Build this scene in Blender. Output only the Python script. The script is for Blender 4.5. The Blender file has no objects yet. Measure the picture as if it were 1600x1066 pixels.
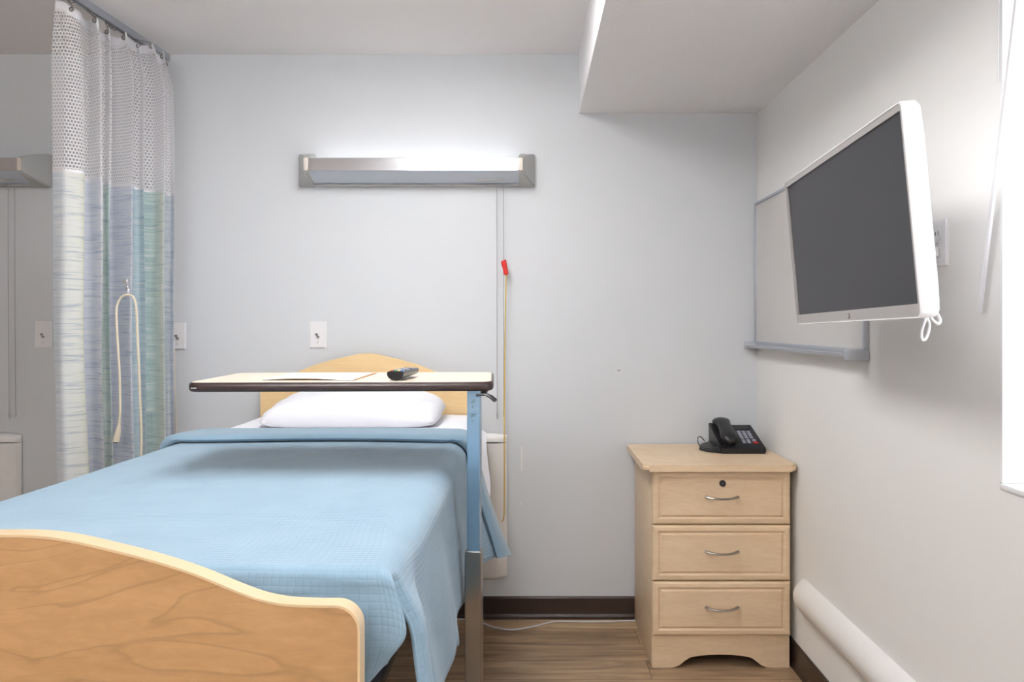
import bpy, bmesh, math, random
from mathutils import Vector, Matrix, noise
random.seed(7)
PI = math.pi
C = bpy.context.scene.collection
F, CX, CY, CH = 1209.0, 828.0, 508.0, 1.27      # focal length in px, principal point, eye height
WY = 3.35                                        # back wall
WX = 0.985                                       # right wall

def at(px, py, d):                               # point at distance d seen at that pixel (measuring aid)
    return Vector(((px-CX)*d/F, d, CH-(py-CY)*d/F))

# ------------------------------------------------------------------ materials
def lin(c):
    return tuple(((v/255)/12.92 if v/255 <= .04045 else ((v/255+.055)/1.055)**2.4) for v in c)+(1,)

class NT:
    def __init__(s, name):
        s.m = bpy.data.materials.new(name); s.m.use_nodes = True
        s.t = s.m.node_tree; s.n = s.t.nodes
        s.b = s.n['Principled BSDF']; s.out = s.n['Material Output']
    def node(s, typ, **kw):
        n = s.n.new(typ)
        for k, v in kw.items():
            if k in n.inputs.keys() if hasattr(n.inputs, 'keys') else False: n.inputs[k].default_value = v
            else: setattr(n, k, v)
        return n
    def link(s, a, b): s.t.links.new(a, b)
    def set(s, **kw):
        mp = {'rough': 'Roughness', 'metal': 'Metallic', 'spec': 'Specular IOR Level', 'col': 'Base Color',
              'coat': 'Coat Weight', 'sheen': 'Sheen Weight', 'trans': 'Transmission Weight'}
        for k, v in kw.items(): s.b.inputs[mp[k]].default_value = v
        return s
    def coords(s, scale=(1, 1, 1), kind='Object', rot=(0, 0, 0), loc=(0, 0, 0)):
        tc = s.node('ShaderNodeTexCoord'); mp = s.node('ShaderNodeMapping')
        mp.inputs['Scale'].default_value = scale; mp.inputs['Rotation'].default_value = rot; mp.inputs['Location'].default_value = loc
        s.link(tc.outputs[kind], mp.inputs['Vector']); return mp.outputs['Vector']
    def noise(s, vec, scale, detail=3, rough=.5, dist=0):
        n = s.node('ShaderNodeTexNoise'); n.inputs['Scale'].default_value = scale
        n.inputs['Detail'].default_value = detail; n.inputs['Roughness'].default_value = rough
        n.inputs['Distortion'].default_value = dist
        s.link(vec, n.inputs['Vector']); return n.outputs['Fac']
    def ramp(s, fac, stops, interp='LINEAR'):
        r = s.node('ShaderNodeValToRGB'); e = r.color_ramp; e.interpolation = interp
        while len(e.elements) < len(stops): e.elements.new(.5)
        for el, (p, c) in zip(e.elements, stops): el.position = p; el.color = c
        s.link(fac, r.inputs['Fac']); return r.outputs['Color']
    def math(s, op, a, b=None, c=None):
        n = s.node('ShaderNodeMath'); n.operation = op
        for i, v in enumerate((a, b, c)):
            if v is None: continue
            if isinstance(v, (int, float)): n.inputs[i].default_value = v
            else: s.link(v, n.inputs[i])
        return n.outputs[0]
    def mix(s, fac, a, b, mode='MIX'):
        n = s.node('ShaderNodeMix'); n.data_type = 'RGBA'; n.blend_type = mode
        if isinstance(fac, (int, float)): n.inputs[0].default_value = fac
        else: s.link(fac, n.inputs[0])
        for i, v in ((6, a), (7, b)):
            if isinstance(v, tuple): n.inputs[i].default_value = v
            else: s.link(v, n.inputs[i])
        return n.outputs[2]
    def bump(s, h, strength=.3, dist=.001):
        b = s.node('ShaderNodeBump'); b.inputs['Strength'].default_value = strength; b.inputs['Distance'].default_value = dist
        s.link(h, b.inputs['Height']); s.link(b.outputs['Normal'], s.b.inputs['Normal'])

def plain(name, col, rough=.5, metal=0, var=.03, vs=6, bump=0, bs=200, **kw):
    t = NT(name); v = t.coords()
    c = lin(col)
    n = t.noise(v, vs, 3)
    a = tuple(max(0, x*(1-var)) for x in c[:3])+(1,); b = tuple(min(1, x*(1+var)) for x in c[:3])+(1,)
    t.link(t.ramp(n, [(.3, a), (.7, b)]), t.b.inputs['Base Color'])
    t.set(rough=rough, metal=metal, **kw)
    if bump: t.bump(t.noise(v, bs, 2), bump, .001)
    return t.m

def paint(name, col, bump=.12, bs=260, rough=.55, scuffs=False, dist=.001):
    t = NT(name); v = t.coords(); c = lin(col)
    n = t.noise(v, 1.3, 3)
    a = tuple(x*.985 for x in c[:3])+(1,); b = tuple(min(1, x*1.015) for x in c[:3])+(1,)
    colr = t.ramp(n, [(.3, a), (.7, b)])
    if scuffs:                                   # small chips in the paint, white plaster showing
        sp = t.node('ShaderNodeSeparateXYZ'); t.link(v, sp.inputs[0])
        for (x, z, wx, wz, cc) in ((-.036, .69, .0022, .052, (236, 234, 232)), (-.038, .497, .002, .006, (238, 236, 233)),
                                   (.385, 1.073, .006, .0035, (176, 160, 150))):
            dx = t.math('LESS_THAN', t.math('ABSOLUTE', t.math('SUBTRACT', sp.outputs[0], x)), wx)
            dz = t.math('LESS_THAN', t.math('ABSOLUTE', t.math('SUBTRACT', sp.outputs[2], z)), wz)
            colr = t.mix(t.math('MULTIPLY', dx, dz), colr, lin(cc))
    t.link(colr, t.b.inputs['Base Color']); t.set(rough=rough, spec=.3)
    t.bump(t.noise(v, bs, 3, .6), bump, dist)
    return t.m

def wood(name, base, dark, scale=(1, 1, 1), fig=.5, rough=.38, rot=(0, 0, 0), lines=0.0):
    t = NT(name); v = t.coords(scale, rot=rot)
    fine = t.noise(v, 14, 6, .65, .4)
    broad = t.noise(v, 1.6, 3, .5, 1.2)
    w = t.node('ShaderNodeTexWave'); w.wave_type = 'BANDS'; w.bands_direction = 'Z'
    w.inputs['Scale'].default_value = .55; w.inputs['Distortion'].default_value = 9
    w.inputs['Detail'].default_value = 3; w.inputs['Detail Scale'].default_value = .7; w.inputs['Detail Roughness'].default_value = .55
    t.link(v, w.inputs['Vector'])
    b, d = lin(base), lin(dark)
    f = t.math('ADD', t.math('MULTIPLY', fine, .55), t.math('MULTIPLY', broad, .45))
    col = t.ramp(f, [(.3, d), (.62, b)])
    if lines:
        v2 = t.coords((1.0, 1, 2.6), loc=(.4, 0, .15))
        ct = t.math('FRACT', t.math('MULTIPLY', t.noise(v2, 1.5, 4, .55, .9), 13))
        ln = t.ramp(ct, [(0, (.0, .0, .0, 1)), (.06, (1, 1, 1, 1)), (.16, (.15, .15, .15, 1)), (.6, (0, 0, 0, 1))])
        dd = tuple(x*.62 for x in d[:3])+(1,)
        col = t.mix(t.math('MULTIPLY', ln, lines), col, dd)
    t.link(col, t.b.inputs['Base Color']); t.set(rough=rough, spec=.4)
    t.bump(fine, .05, .0005)
    return t.m

M = {}
M['wall_back'] = paint('back wall grey blue paint', (213, 216, 220), scuffs=True)
M['wall_right'] = paint('right wall warm white paint', (237, 236, 234))
M['wall_other'] = paint('off white paint', (228, 226, 224))
M['ceiling'] = paint('ceiling paint', (238, 235, 234), bump=.1)
M['soffit'] = paint('textured soffit paint', (238, 236, 237), bump=.55, bs=95, dist=.0025)
M['baseboard'] = plain('dark vinyl baseboard', (46, 32, 26), .35, bump=.1)
M['bumper'] = plain('white vinyl guard', (238, 236, 234), .38, var=.01)
M['white_plastic'] = plain('white plastic', (232, 231, 233), .3, var=.01)
M['tv_plastic'] = plain('glossy white plastic', (240, 239, 240), .22, var=.01)
M['bezel'] = plain('satin silver plastic', (176, 172, 170), .38, metal=.35, var=.02)
M['black_plastic'] = plain('black plastic', (17, 17, 21), .38, var=.1, bump=.1, bs=600)
M['black_gloss'] = plain('glossy black plastic', (16, 15, 18), .2, var=.1)
M['grey_key'] = plain('grey key', (150, 152, 166), .5)
M['red_key'] = plain('red key', (206, 44, 36), .45)
M['green_key'] = plain('green key', (70, 168, 134), .45)
M['yellow_key'] = plain('yellow key', (226, 205, 96), .45)
M['blue_key'] = plain('blue key', (70, 130, 205), .45)
M['red_plastic'] = plain('red plastic', (214, 32, 22), .35)
M['yellow_string'] = plain('yellow string', (214, 176, 42), .7)
M['grey_cord'] = plain('grey cord', (158, 158, 164), .6)
M['white_cord'] = plain('white cord', (206, 206, 212), .45)
M['cream_cord'] = plain('cream cord', (222, 211, 190), .45)
M['steel'] = plain('brushed stainless steel', (188, 190, 194), .24, metal=1, var=.05, vs=30)
M['column'] = plain('column steel painted blue reflection', (160, 190, 214), .3, metal=1, var=.02)  # blue of a reflection painted into the metal colour
M['chrome'] = plain('chrome', (212, 212, 216), .14, metal=1, var=.02)
M['nickel'] = plain('brushed nickel', (150, 146, 142), .28, metal=1)
M['alu'] = plain('anodised aluminium', (186, 190, 198), .36, metal=.6)
M['cap_grey'] = plain('grey cap plastic', (180, 180, 178), .4, var=.02)
M['cap_tab'] = plain('pale cap tab', (218, 208, 198), .4, var=.02)
M['lamp_diffuser'] = plain('frosted diffuser', (196, 203, 214), .3, var=.01)
M['lamp_body'] = plain('lamp housing white', (222, 222, 226), .35, var=.01)
M['whiteboard'] = plain('whiteboard enamel', (206, 202, 199), .3, var=.01)
M['dark_metal'] = plain('black painted steel', (34, 34, 38), .45)
M['sheet'] = plain('white cotton', (240, 240, 246), .85, var=.01, bump=.15, bs=900)
M['pillow'] = plain('white pillowcase', (232, 232, 238), .85, var=.01, bump=.12, bs=700)
M['mattress'] = plain('navy mattress cover', (40, 44, 56), .6)
M['header'] = plain('white curtain header', (236, 235, 238), .8, var=.02)
M['paper'] = plain('white paper', (248, 247, 250), .7, var=.005)
M['kraft'] = plain('brown card', (170, 132, 92), .7)
M['ink'] = plain('grey ink', (185, 178, 182), .7)
M['table_top'] = wood('cream maple laminate', (222, 209, 192), (214, 199, 179), (1.2, 5, 1), rough=.3)
M['table_edge'] = plain('dark brown edge moulding', (50, 35, 33), .3, var=.04)
M['stand_wood'] = wood('light maple laminate', (228, 204, 172), (215, 186, 151), (1.4, 1.4, 9), rough=.42)
M['head_wood'] = wood('honey maple laminate', (233, 203, 154), (222, 188, 138), (1.1, 1, 5), rough=.4)
M['foot_wood'] = wood('figured maple laminate', (180, 142, 100), (160, 122, 83), (1.5, 1.5, 5.5), rough=.36, lines=.42)
M['foot_edge'] = plain('pale maple edge band', (216, 190, 152), .3, var=.03)
M['lock'] = plain('black lock cylinder', (20, 20, 22), .3)
M['wand'] = plain('blind wand plastic', (212, 212, 215), .5, var=.01)
M['frame_white'] = plain('white window frame', (240, 240, 242), .35, var=.01)

def emission_mat(name, col, st):
    t = NT(name); t.b.inputs['Emission Color'].default_value = col; t.b.inputs['Emission Strength'].default_value = st
    t.b.inputs['Base Color'].default_value = (.9, .9, .9, 1); return t.m
M['light_panel'] = emission_mat('lit ceiling panel', (1, .99, .98, 1), 11.0)
M['uplight'] = emission_mat('softly lit lamp top', (.96, .98, 1, 1), 1.6)
M['light_up'] = emission_mat('upper fill glow', (.98, .99, 1, 1), 150.0)  # emitter of the added fill light
M['light_down'] = emission_mat('lower fill glow', (.98, .99, 1, 1), 14.0)

t = NT('matte display'); v = t.coords(); t.link(t.ramp(t.noise(v, 3), [(.3, (.013, .012, .017, 1)), (.7, (.017, .016, .021, 1))]), t.b.inputs['Base Color'])
t.set(rough=.42, spec=.6); M['screen'] = t.m

t = NT('window glass')
gl = t.node('ShaderNodeBsdfGlossy'); gl.inputs['Roughness'].default_value = .02
tr = t.node('ShaderNodeBsdfTransparent'); mx = t.node('ShaderNodeMixShader'); mx.inputs[0].default_value = .05
t.link(tr.outputs[0], mx.inputs[1]); t.link(gl.outputs[0], mx.inputs[2]); t.link(mx.outputs[0], t.out.inputs['Surface'])
M['glass'] = t.m

# quilted cloth: small stitched squares following the cloth's own UVs (metres)
t = NT('quilted blue coverlet')
uv = t.coords(kind='UV'); sp = t.node('ShaderNodeSeparateXYZ'); t.link(uv, sp.inputs[0])
Q = .0108
hu = t.math('ABSOLUTE', t.math('SINE', t.math('MULTIPLY', sp.outputs[0], PI/Q)))
hv = t.math('ABSOLUTE', t.math('SINE', t.math('MULTIPLY', sp.outputs[1], PI/Q)))
h = t.math('POWER', t.math('MULTIPLY', hu, hv), .22)
nz = t.noise(uv, 9, 3); b0 = lin((132, 160, 180)); b1 = lin((139, 167, 186))
colr = t.ramp(nz, [(.3, b0), (.7, b1)])
t.link(colr, t.b.inputs['Base Color']); t.set(rough=.75, spec=.25, sheen=.25)
t.bump(h, .55, .0016); M['quilt'] = t.m
t = NT('blue coverlet reverse'); uv = t.coords(kind='UV')
t.link(t.ramp(t.noise(uv, 9, 3), [(.3, lin((130, 157, 176))), (.7, lin((137, 164, 183)))]), t.b.inputs['Base Color'])
t.set(rough=.75, spec=.25, sheen=.25); t.bump(t.noise(uv, 350, 3), .15, .001); M['quilt_hem'] = t.m

# floor: wood look planks running across the room
t = NT('vinyl plank floor')
v = t.coords((1, 1, 1), loc=(.33, .02, 0))
br = t.node('ShaderNodeTexBrick'); br.offset = .37; br.squash = 1
br.inputs['Scale'].default_value = 1; br.inputs['Brick Width'].default_value = 1.22; br.inputs['Row Height'].default_value = .155
br.inputs['Mortar Size'].default_value = .0012; br.inputs['Mortar Smooth'].default_value = .3; br.inputs['Bias'].default_value = 0
br.inputs['Color1'].default_value = (.0, .0, .0, 1); br.inputs['Color2'].default_value = (1, 1, 1, 1); br.inputs['Mortar'].default_value = (.5, .5, .5, 1)
t.link(v, br.inputs['Vector'])
bw = t.math('MULTIPLY', br.outputs['Color'], 7.0)
cb = t.node('ShaderNodeCombineXYZ'); sp = t.node('ShaderNodeSeparateXYZ'); t.link(v, sp.inputs[0])
t.link(t.math('ADD', t.math('MULTIPLY', sp.outputs[0], 1.3), bw), cb.inputs[0]); t.link(t.math('MULTIPLY', sp.outputs[1], 11), cb.inputs[1])
n1 = t.noise(cb.outputs[0], 2.2, 6, .62, .6); n2 = t.noise(v, 3.0, 3, .5)
f = t.math('ADD', t.math('MULTIPLY', n1, .75), t.math('MULTIPLY', br.outputs['Color'], .14))
col = t.ramp(f, [(.26, lin((112, 90, 68))), (.42, lin((156, 130, 102))), (.58, lin((184, 156, 124))), (.72, lin((206, 180, 146)))])
col = t.mix(br.outputs['Fac'], col, lin((66, 50, 36)))
t.link(col, t.b.inputs['Base Color']); t.set(rough=.42, spec=.4)
t.bump(n1, .1, .001); M['floor'] = t.m

# ------------------------------------------------------------------ mesh helpers
def tag(o, label=None, cat=None, group=None, kind=None):
    for k, v in (('label', label), ('category', cat), ('group', group), ('kind', kind)):
        if v: o[k] = v
    return o
def thing(name, label, cat, loc=(0, 0, 0), group=None):
    o = bpy.data.objects.new(name, None); o.empty_display_size = .05; C.objects.link(o); o.location = loc
    return tag(o, label, cat, group)
def root_of(o):
    while o.parent: o = o.parent
    return o
def obj(name, bm, mat, parent=None, local=False, smooth=True, loc=None, angle=35, label=None):
    if parent is not None and not local:
        bm.transform(Matrix.Translation(-root_of(parent).location))
    if parent is None and loc is not None:
        bm.transform(Matrix.Translation(-Vector(loc)))
    bmesh.ops.recalc_face_normals(bm, faces=bm.faces)
    me = bpy.data.meshes.new(name); 
    if smooth:
        for f in bm.faces: f.smooth = True
        ca = math.radians(angle)
        for e in bm.edges:
            if len(e.link_faces) == 2 and e.calc_face_angle(0) > ca: e.smooth = False
    bm.to_mesh(me); bm.free()
    o = bpy.data.objects.new(name, me); C.objects.link(o)
    for m_ in (mat if isinstance(mat, (list, tuple)) else [mat]): me.materials.append(m_)
    if parent is not None: o.parent = parent
    elif loc is not None: o.location = loc
    if label: o['label'] = label
    return o
def B(): return bmesh.new()
def box(bm, x0, x1, y0, y1, z0, z1, bev=0, seg=2):
    r = bmesh.ops.create_cube(bm, size=1)
    vs = r['verts']
    for v_ in vs:
        v_.co = Vector(((x0+x1)/2+v_.co.x*(x1-x0), (y0+y1)/2+v_.co.y*(y1-y0), (z0+z1)/2+v_.co.z*(z1-z0)))
    if bev:
        es = list({e for v_ in vs for e in v_.link_edges})
        bmesh.ops.bevel(bm, geom=es, offset=bev, segments=seg, affect='EDGES', profile=.5)
    return bm
def tube(bm, pts, r, n=8, flat=1.0, up=None, caps=True):
    pts = [Vector(p) for p in pts]; rings = []
    prev = None
    for i, p in enumerate(pts):
        d = (pts[min(i+1, len(pts)-1)]-pts[max(i-1, 0)]).normalized()
        if prev is None:
            a = Vector(up) if up else (Vector((0, 0, 1)) if abs(d.z) < .9 else Vector((1, 0, 0)))
        else: a = prev
        s = (a-d*a.dot(d)).normalized(); prev = s; q = d.cross(s)
        rr = r[i] if isinstance(r, (list, tuple)) else r
        rings.append([bm.verts.new(p+s*math.cos(2*PI*k/n)*rr*flat+q*math.sin(2*PI*k/n)*rr) for k in range(n)])
    for a, b in zip(rings, rings[1:]):
        for k in range(n): bm.faces.new((a[k], a[(k+1) % n], b[(k+1) % n], b[k]))
    if caps: bm.faces.new(rings[0][::-1]); bm.faces.new(rings[-1])
    return bm
def smooth_path(pts, n=8):
    pts = [Vector(p) for p in pts]; out = []
    P = [pts[0]*2-pts[1]]+pts+[pts[-1]*2-pts[-2]]
    for i in range(1, len(P)-2):
        for k in range(n):
            t_ = k/n; a, b, c, d = P[i-1], P[i], P[i+1], P[i+2]
            out.append(.5*((2*b)+(c-a)*t_+(2*a-5*b+4*c-d)*t_*t_+(3*b-a-3*c+d)*t_**3))
    out.append(pts[-1]); return out
def prism(bm, poly, axis, a, b, bev=0, seg=2):
    # poly: list of (p,q); axis 'x': (y,z), 'y': (x,z), 'z': (x,y)
    def P(p, q, t_): return {'x': (t_, p, q), 'y': (p, t_, q), 'z': (p, q, t_)}[axis]
    A = [bm.verts.new(P(p, q, a)) for p, q in poly]; Bv = [bm.verts.new(P(p, q, b)) for p, q in poly]
    n = len(poly); fa = bm.faces.new(A); fb = bm.faces.new(Bv[::-1])
    for i in range(n): bm.faces.new((A[i], Bv[i], Bv[(i+1) % n], A[(i+1) % n]))
    if bev:
        es = list(fa.edges)+list(fb.edges)
        bmesh.ops.bevel(bm, geom=es, offset=bev, segments=seg, affect='EDGES')
    return bm
def hull(bm, pts):
    vs = [bm.verts.new(p) for p in pts]
    r = bmesh.ops.convex_hull(bm, input=vs)
    bmesh.ops.delete(bm, geom=[g for g in r['geom_interior'] if isinstance(g, bmesh.types.BMVert)], context='VERTS')
    return bm
def rrect(x0, x1, y0, y1, r, n=6):
    out = []
    for cx, cy, a0 in ((x1-r, y1-r, 0), (x0+r, y1-r, PI/2), (x0+r, y0+r, PI), (x1-r, y0+r, 1.5*PI)):
        for k in range(n+1):
            a = a0+PI/2*k/n; out.append((cx+r*math.cos(a), cy+r*math.sin(a)))
    return out
def disc(bm, c, axis, r, h, n=20, r2=None):
    d = Vector(axis).normalized(); c = Vector(c)
    return tube(bm, [c, c+d*h], [r, r if r2 is None else r2], n)
def grid(bm, fn, nu, nv, uvfn=None):
    V = [[bm.verts.new(fn(i, j)) for j in range(nv+1)] for i in range(nu+1)]
    uvl = bm.loops.layers.uv.verify() if uvfn else None
    for i in range(nu):
        for j in range(nv):
            f_ = bm.faces.new((V[i][j], V[i+1][j], V[i+1][j+1], V[i][j+1]))
            if uvfn:
                for l, (a, b) in zip(f_.loops, ((i, j), (i+1, j), (i+1, j+1), (i, j+1))): l[uvl].uv = uvfn(a, b)
    return V

# ------------------------------------------------------------------ the room
X0, Y0, ZC, ZS, XS = -4.0, -1.7, 2.442, 2.187, .213
def struct(name, bm, mat, **kw):
    o = obj(name, bm, mat, smooth=False, **kw); o['kind'] = 'structure'; return o
WT = .22
struct('floor', box(B(), X0-WT, WX+WT, Y0-WT, WY+WT, -.1, 0), M['floor'])
struct('ceiling', box(B(), X0-WT, WX+WT, Y0-WT, WY+WT, ZC, ZC+.1), M['ceiling'])
struct('wall_back', box(B(), X0-WT, WX+WT, WY, WY+WT, 0, ZC), M['wall_back'])
struct('wall_left', box(B(), X0-WT, X0, Y0, WY, 0, ZC), M['wall_other'])
struct('wall_front', box(B(), X0-WT, WX+WT, Y0-WT, Y0, 0, ZC), M['wall_other'])
struct('trim_1', box(B(), XS, WX, Y0, WY, ZS, ZC), M['soffit'])        # boxed soffit along the right wall
# right wall with the window opening
wy0, wy1, wz0, wz1 = .25, 1.62, .926, 2.12
bm = B()
box(bm, WX, WX+WT, Y0, wy0, 0, ZC); box(bm, WX, WX+WT, wy1, WY, 0, ZC)
box(bm, WX, WX+WT, wy0, wy1, 0, wz0); box(bm, WX, WX+WT, wy0, wy1, wz1, ZC)
struct('wall_right', bm, M['wall_right'])
# window
bm = B(); xf = WX+.16; fw = .045
box(bm, xf, xf+.05, wy0, wy0+fw, wz0, wz1, .004); box(bm, xf, xf+.05, wy1-fw, wy1, wz0, wz1, .004)
box(bm, xf, xf+.05, wy0+fw, wy1-fw, wz0, wz0+fw, .004); box(bm, xf, xf+.05, wy0+fw, wy1-fw, wz1-fw, wz1, .004)
box(bm, xf+.005, xf+.045, (wy0+wy1)/2-.02, (wy0+wy1)/2+.02, wz0+fw, wz1-fw, .004)
win = struct('window_1', bm, M['frame_white'])
obj('pane', box(B(), xf+.022, xf+.028, wy0+fw, wy1-fw, wz0+fw, wz1-fw), M['glass'], win, local=True, smooth=False)
obj('sill', box(B(), WX-.004, xf, wy0+.001, wy1-.001, wz0, wz0+.014, .004), M['frame_white'], win, local=True)
bm = B()
for a in ((wy0+.0005, wy0+.008), (wy1-.008, wy1-.0005)): box(bm, WX-.0005, xf-.001, *a, wz0+.0145, wz1-.0005)
box(bm, WX-.0005, xf-.001, wy0+.008, wy1-.008, wz1-.008, wz1-.0005)
struct('trim_2', bm, M['frame_white'])  # white lining added so the reveal looks overexposed
# baseboards
def baseprof(a, s=1):                            # coved vinyl profile
    return [(a, 0), (a-.016*s, 0), (a-.014*s, .012), (a-.009*s, .022), (a-.008*s, .088), (a-.005*s, .095), (a, .096)]
struct('baseboard_back', prism(B(), baseprof(WY), 'x', X0, WX), M['baseboard'])
struct('baseboard_right', prism(B(), [(p, z) for p, z in baseprof(WX)], 'y', Y0, WY-.017), M['baseboard'])

# blind and wand
bl = thing('window_blind', 'raised white blind hanging in the window opening at the far right', 'blind', (WX+.1, .93, wz1))
obj('headrail', box(B(), WX+.06, WX+.11, wy0+.01, wy1-.01, wz1-.045, wz1-.001, .004), M['frame_white'], bl)
obj('slat_stack', box(B(), WX+.06, WX+.11, wy0+.012, wy1-.012, wz1-.12, wz1-.047, .006), M['frame_white'], bl)
obj('lift_cord', tube(B(), [(1.03, 1.605, wz1-.045), (.9805, 1.618, 2.0), (.979, 1.619, 1.78)], .0014, 6), M['wand'], bl)
p1 = at(1530.5, 489, 1.672); p0 = at(1588, 0, 1.532)
pt = p0+(p0-p1)*.27; pt.z = wz1-.05
w_ = [Vector((1.05, 1.43, wz1-.046)), pt, p0, p1]
obj('wand', tube(B(), [pt, p0, p1], [.0045, .0045, .0058], 6), M['wand'], bl)
obj('wand_hook', tube(B(), [(WX+.065, 1.44, wz1-.03), (WX+.03, 1.445, wz1-.032), tuple(pt)], .0025, 6), M['frame_white'], bl)

# half round wall guards (vinyl)
def guard(name, bm, label, loc, group=None, lip=None):
    pass
prof = [(WX, .238)]+[(WX-.006-.04*math.sin(PI*k/10)**.7, .24+.118*k/10) for k in range(11)]+[(WX, .36)]
gr = thing('wall_guard', 'long horizontal white vinyl guard rail low on the right wall past the nightstand', 'wall guard', (WX-.001, 1.3, .24))
bm = B(); rings = []
for (y, s) in [(2.80, .25), (2.795, .6), (2.78, .88), (2.755, 1), (Y0+.1, 1)]:
    rings.append([bm.verts.new((WX-(WX-x)*s, y, .299+(z-.299)*(s*.25+.75))) for x, z in prof])
for a, b in zip(rings, rings[1:]):
    for k in range(len(prof)-1): bm.faces.new((a[k], a[k+1], b[k+1], b[k]))
bm.faces.new(rings[0]); bm.faces.new(rings[-1])
obj('rail', bm, M['bumper'], gr, angle=50)

def vguard(x0, x1, z0, z1, label):
    t_ = thing('wall_guard', label, 'wall guard', ((x0+x1)/2, WY, z0), 'vertical wall guards behind the beds')
    n = 14
    def pr(s=1): return [(x0+(x1-x0)*k/n, WY-.004-.034*s*math.sin(PI*k/n)**.55) for k in range(n+1)]
    bm = B(); R_ = []
    for z, s in ((z0+.0, .35), (z0+.006, .8), (z0+.02, 1), (z1-.03, 1)):
        R_.append([bm.verts.new((x, y, z-(.012*math.sin(PI*i/n) if z < z0+.03 else 0))) for i, (x, y) in enumerate(pr(s))])
    for a, b in zip(R_, R_[1:]):
        for k in range(n): bm.faces.new((a[k], a[k+1], b[k+1], b[k]))
    for k in (0, n): pass
    bk = [[bm.verts.new((x, WY, z)) for x in (x0, x1)] for z in (z0, z1-.03)]
    obj('cover', bm, M['bumper'], t_, angle=60)
    bm = B(); R_ = []
    for z, s in ((z1-.0285, 1.06), (z1-.012, 1.06), (z1-.003, .8), (z1+.003, .3), (z1+.004, .02)):
        R_.append([bm.verts.new((x, y-.001, z+.006*math.sin(PI*i/n))) for i, (x, y) in enumerate(pr(s))])
    for a, b in zip(R_, R_[1:]):
        for k in range(n): bm.faces.new((a[k], a[k+1], b[k+1], b[k]))
    obj('end_cap', bm, M['bumper'], t_, angle=60)
vguard(-.245, -.098, .185, .792, 'white vertical wall guard on the back wall just right of the blue covered bed')
vguard(-2.345, -2.197, .185, .792, 'white vertical wall guard on the back wall left of the privacy curtain')

# ------------------------------------------------------------------ wall lamps
def wall_lamp(x0, x1, label, lit=False):
    t_ = thing('wall_lamp', label, 'lamp', ((x0+x1)/2, WY, 1.866), 'over bed wall lamps')
    tw, tf = .055, .018                          # cap flare at the wall, tab width
    yf = WY-.13; xi0, xi1 = x0+tw+tf, x1-tw-tf+.004
    P_ = [(WY, 2.008), (WY-.03, 2.004), (yf+.012, 1.976), (yf, 1.966), (yf, 1.912), (yf+.012, 1.902), (WY-.03, 1.868), (WY, 1.866)]
    # housing behind the front strip
    obj('housing', prism(B(), [(WY, 1.960), (yf+.012, 1.962), (yf+.012, 1.915), (WY, 1.915)], 'x', xi0, xi1), M['lamp_body'], t_)
    if lit: obj('top_lens', box(B(), xi0+.01, xi1-.01, WY-.085, WY-.03, 1.9605, 1.964), M['uplight'], t_, smooth=False)
    obj('reflector_strip', prism(B(), [(yf+.016, 1.971), (yf+.004, 1.966), (yf+.002, 1.914), (yf+.016, 1.912)], 'x', xi0-.002, xi1+.002, 0), M['chrome'], t_)
    dp = [(yf+.008, 1.913)]+[(yf+.008+(.108)*k/8, 1.913-.041*(k/8)**.85-.004*math.sin(PI*k/8)) for k in range(1, 9)]+[(WY-.004, 1.8715), (WY-.004, 1.912)]
    obj('diffuser', prism(B(), dp, 'x', xi0, xi1), M['lamp_diffuser'], t_, angle=30)
    obj('bottom_rail', prism(B(), [(WY, 1.876), (WY-.03, 1.874), (WY-.034, 1.868), (WY, 1.866)], 'x', xi0, xi1), M['cap_grey'], t_)
    for s, xa, xi in ((-1, x0, xi0), (1, x1, xi1)):
        bm = B(); pts = []
        for y, z in P_:
            k = (WY-y)/.13
            pts.append((xa-s*tw*k**1.6, y, z)); pts.append((xi-s*.0, y, z))
        hull(bm, pts)
        bmesh.ops.bevel(bm, geom=[e for e in bm.edges if e.calc_face_angle(0) > .5], offset=.004, segments=2, affect='EDGES')
        cap = obj('end_cap', bm, M['cap_grey'], t_)
        xa_, xb_ = sorted((xi, xi+s*tf))
        obj('cap_tab', box(B(), xa_, xb_, yf-.0025, yf+.004, 1.914, 1.966, .002), M['cap_tab'], cap, label='pale tab on the front of the end cap')
    # two switch cords with beads
    for dx, zb in ((-.163, .895), (-.135, .905)):
        x = x1+dx
        c = obj('pull_cord', tube(B(), [(x, WY-.045, 1.872), (x, WY-.043, 1.4), (x+.001, WY-.04, zb)], .0015, 6), M['grey_cord'], t_)
        obj('cord_bead', tube(B(), [(x+.001, WY-.04, zb+.004), (x+.001, WY-.04, zb-.003), (x+.001, WY-.04, zb-.018), (x+.001, WY-.04, zb-.03)], [.002, .004, .0035, .001], 8), M['alu'], c)
    obj('switch_plate', box(B(), x1-.25, x1-.12, yf+.055, yf+.075, 1.884, 1.889, .001), M['cap_grey'], t_)
wall_lamp(-.997, .022, 'long chrome and grey wall lamp centred above the blue covered bed', True)
wall_lamp(-3.085, -2.066, 'grey wall lamp on the shaded wall left of the privacy curtain')

ps = thing('alarm_pull', 'red handled pull with a long yellow string hanging right of the bed under the lamp', 'pull cord', (-.108, WY-.05, .44))
a_ = at(787, 408, 3.29); b_ = at(791, 430, 3.29)
obj('handle', tube(B(), smooth_path([a_+Vector((-.001, 0, .003)), a_, a_*.7+b_*.3, b_*.7+a_*.3+Vector((.001, 0, 0)), b_], 3), [.003]+[.0105]*3+[.012]*3+[.0105]*3+[.011]*2+[.006], 10), M['red_plastic'], ps)
obj('string', tube(B(), smooth_path([b_, at(789.5, 500, 3.29), at(788, 640, 3.285), at(788, 760, 3.27), at(787.5, 805, 3.27), at(785, 815, 3.27)], 4), .0022, 6), M['yellow_string'], ps)

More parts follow.
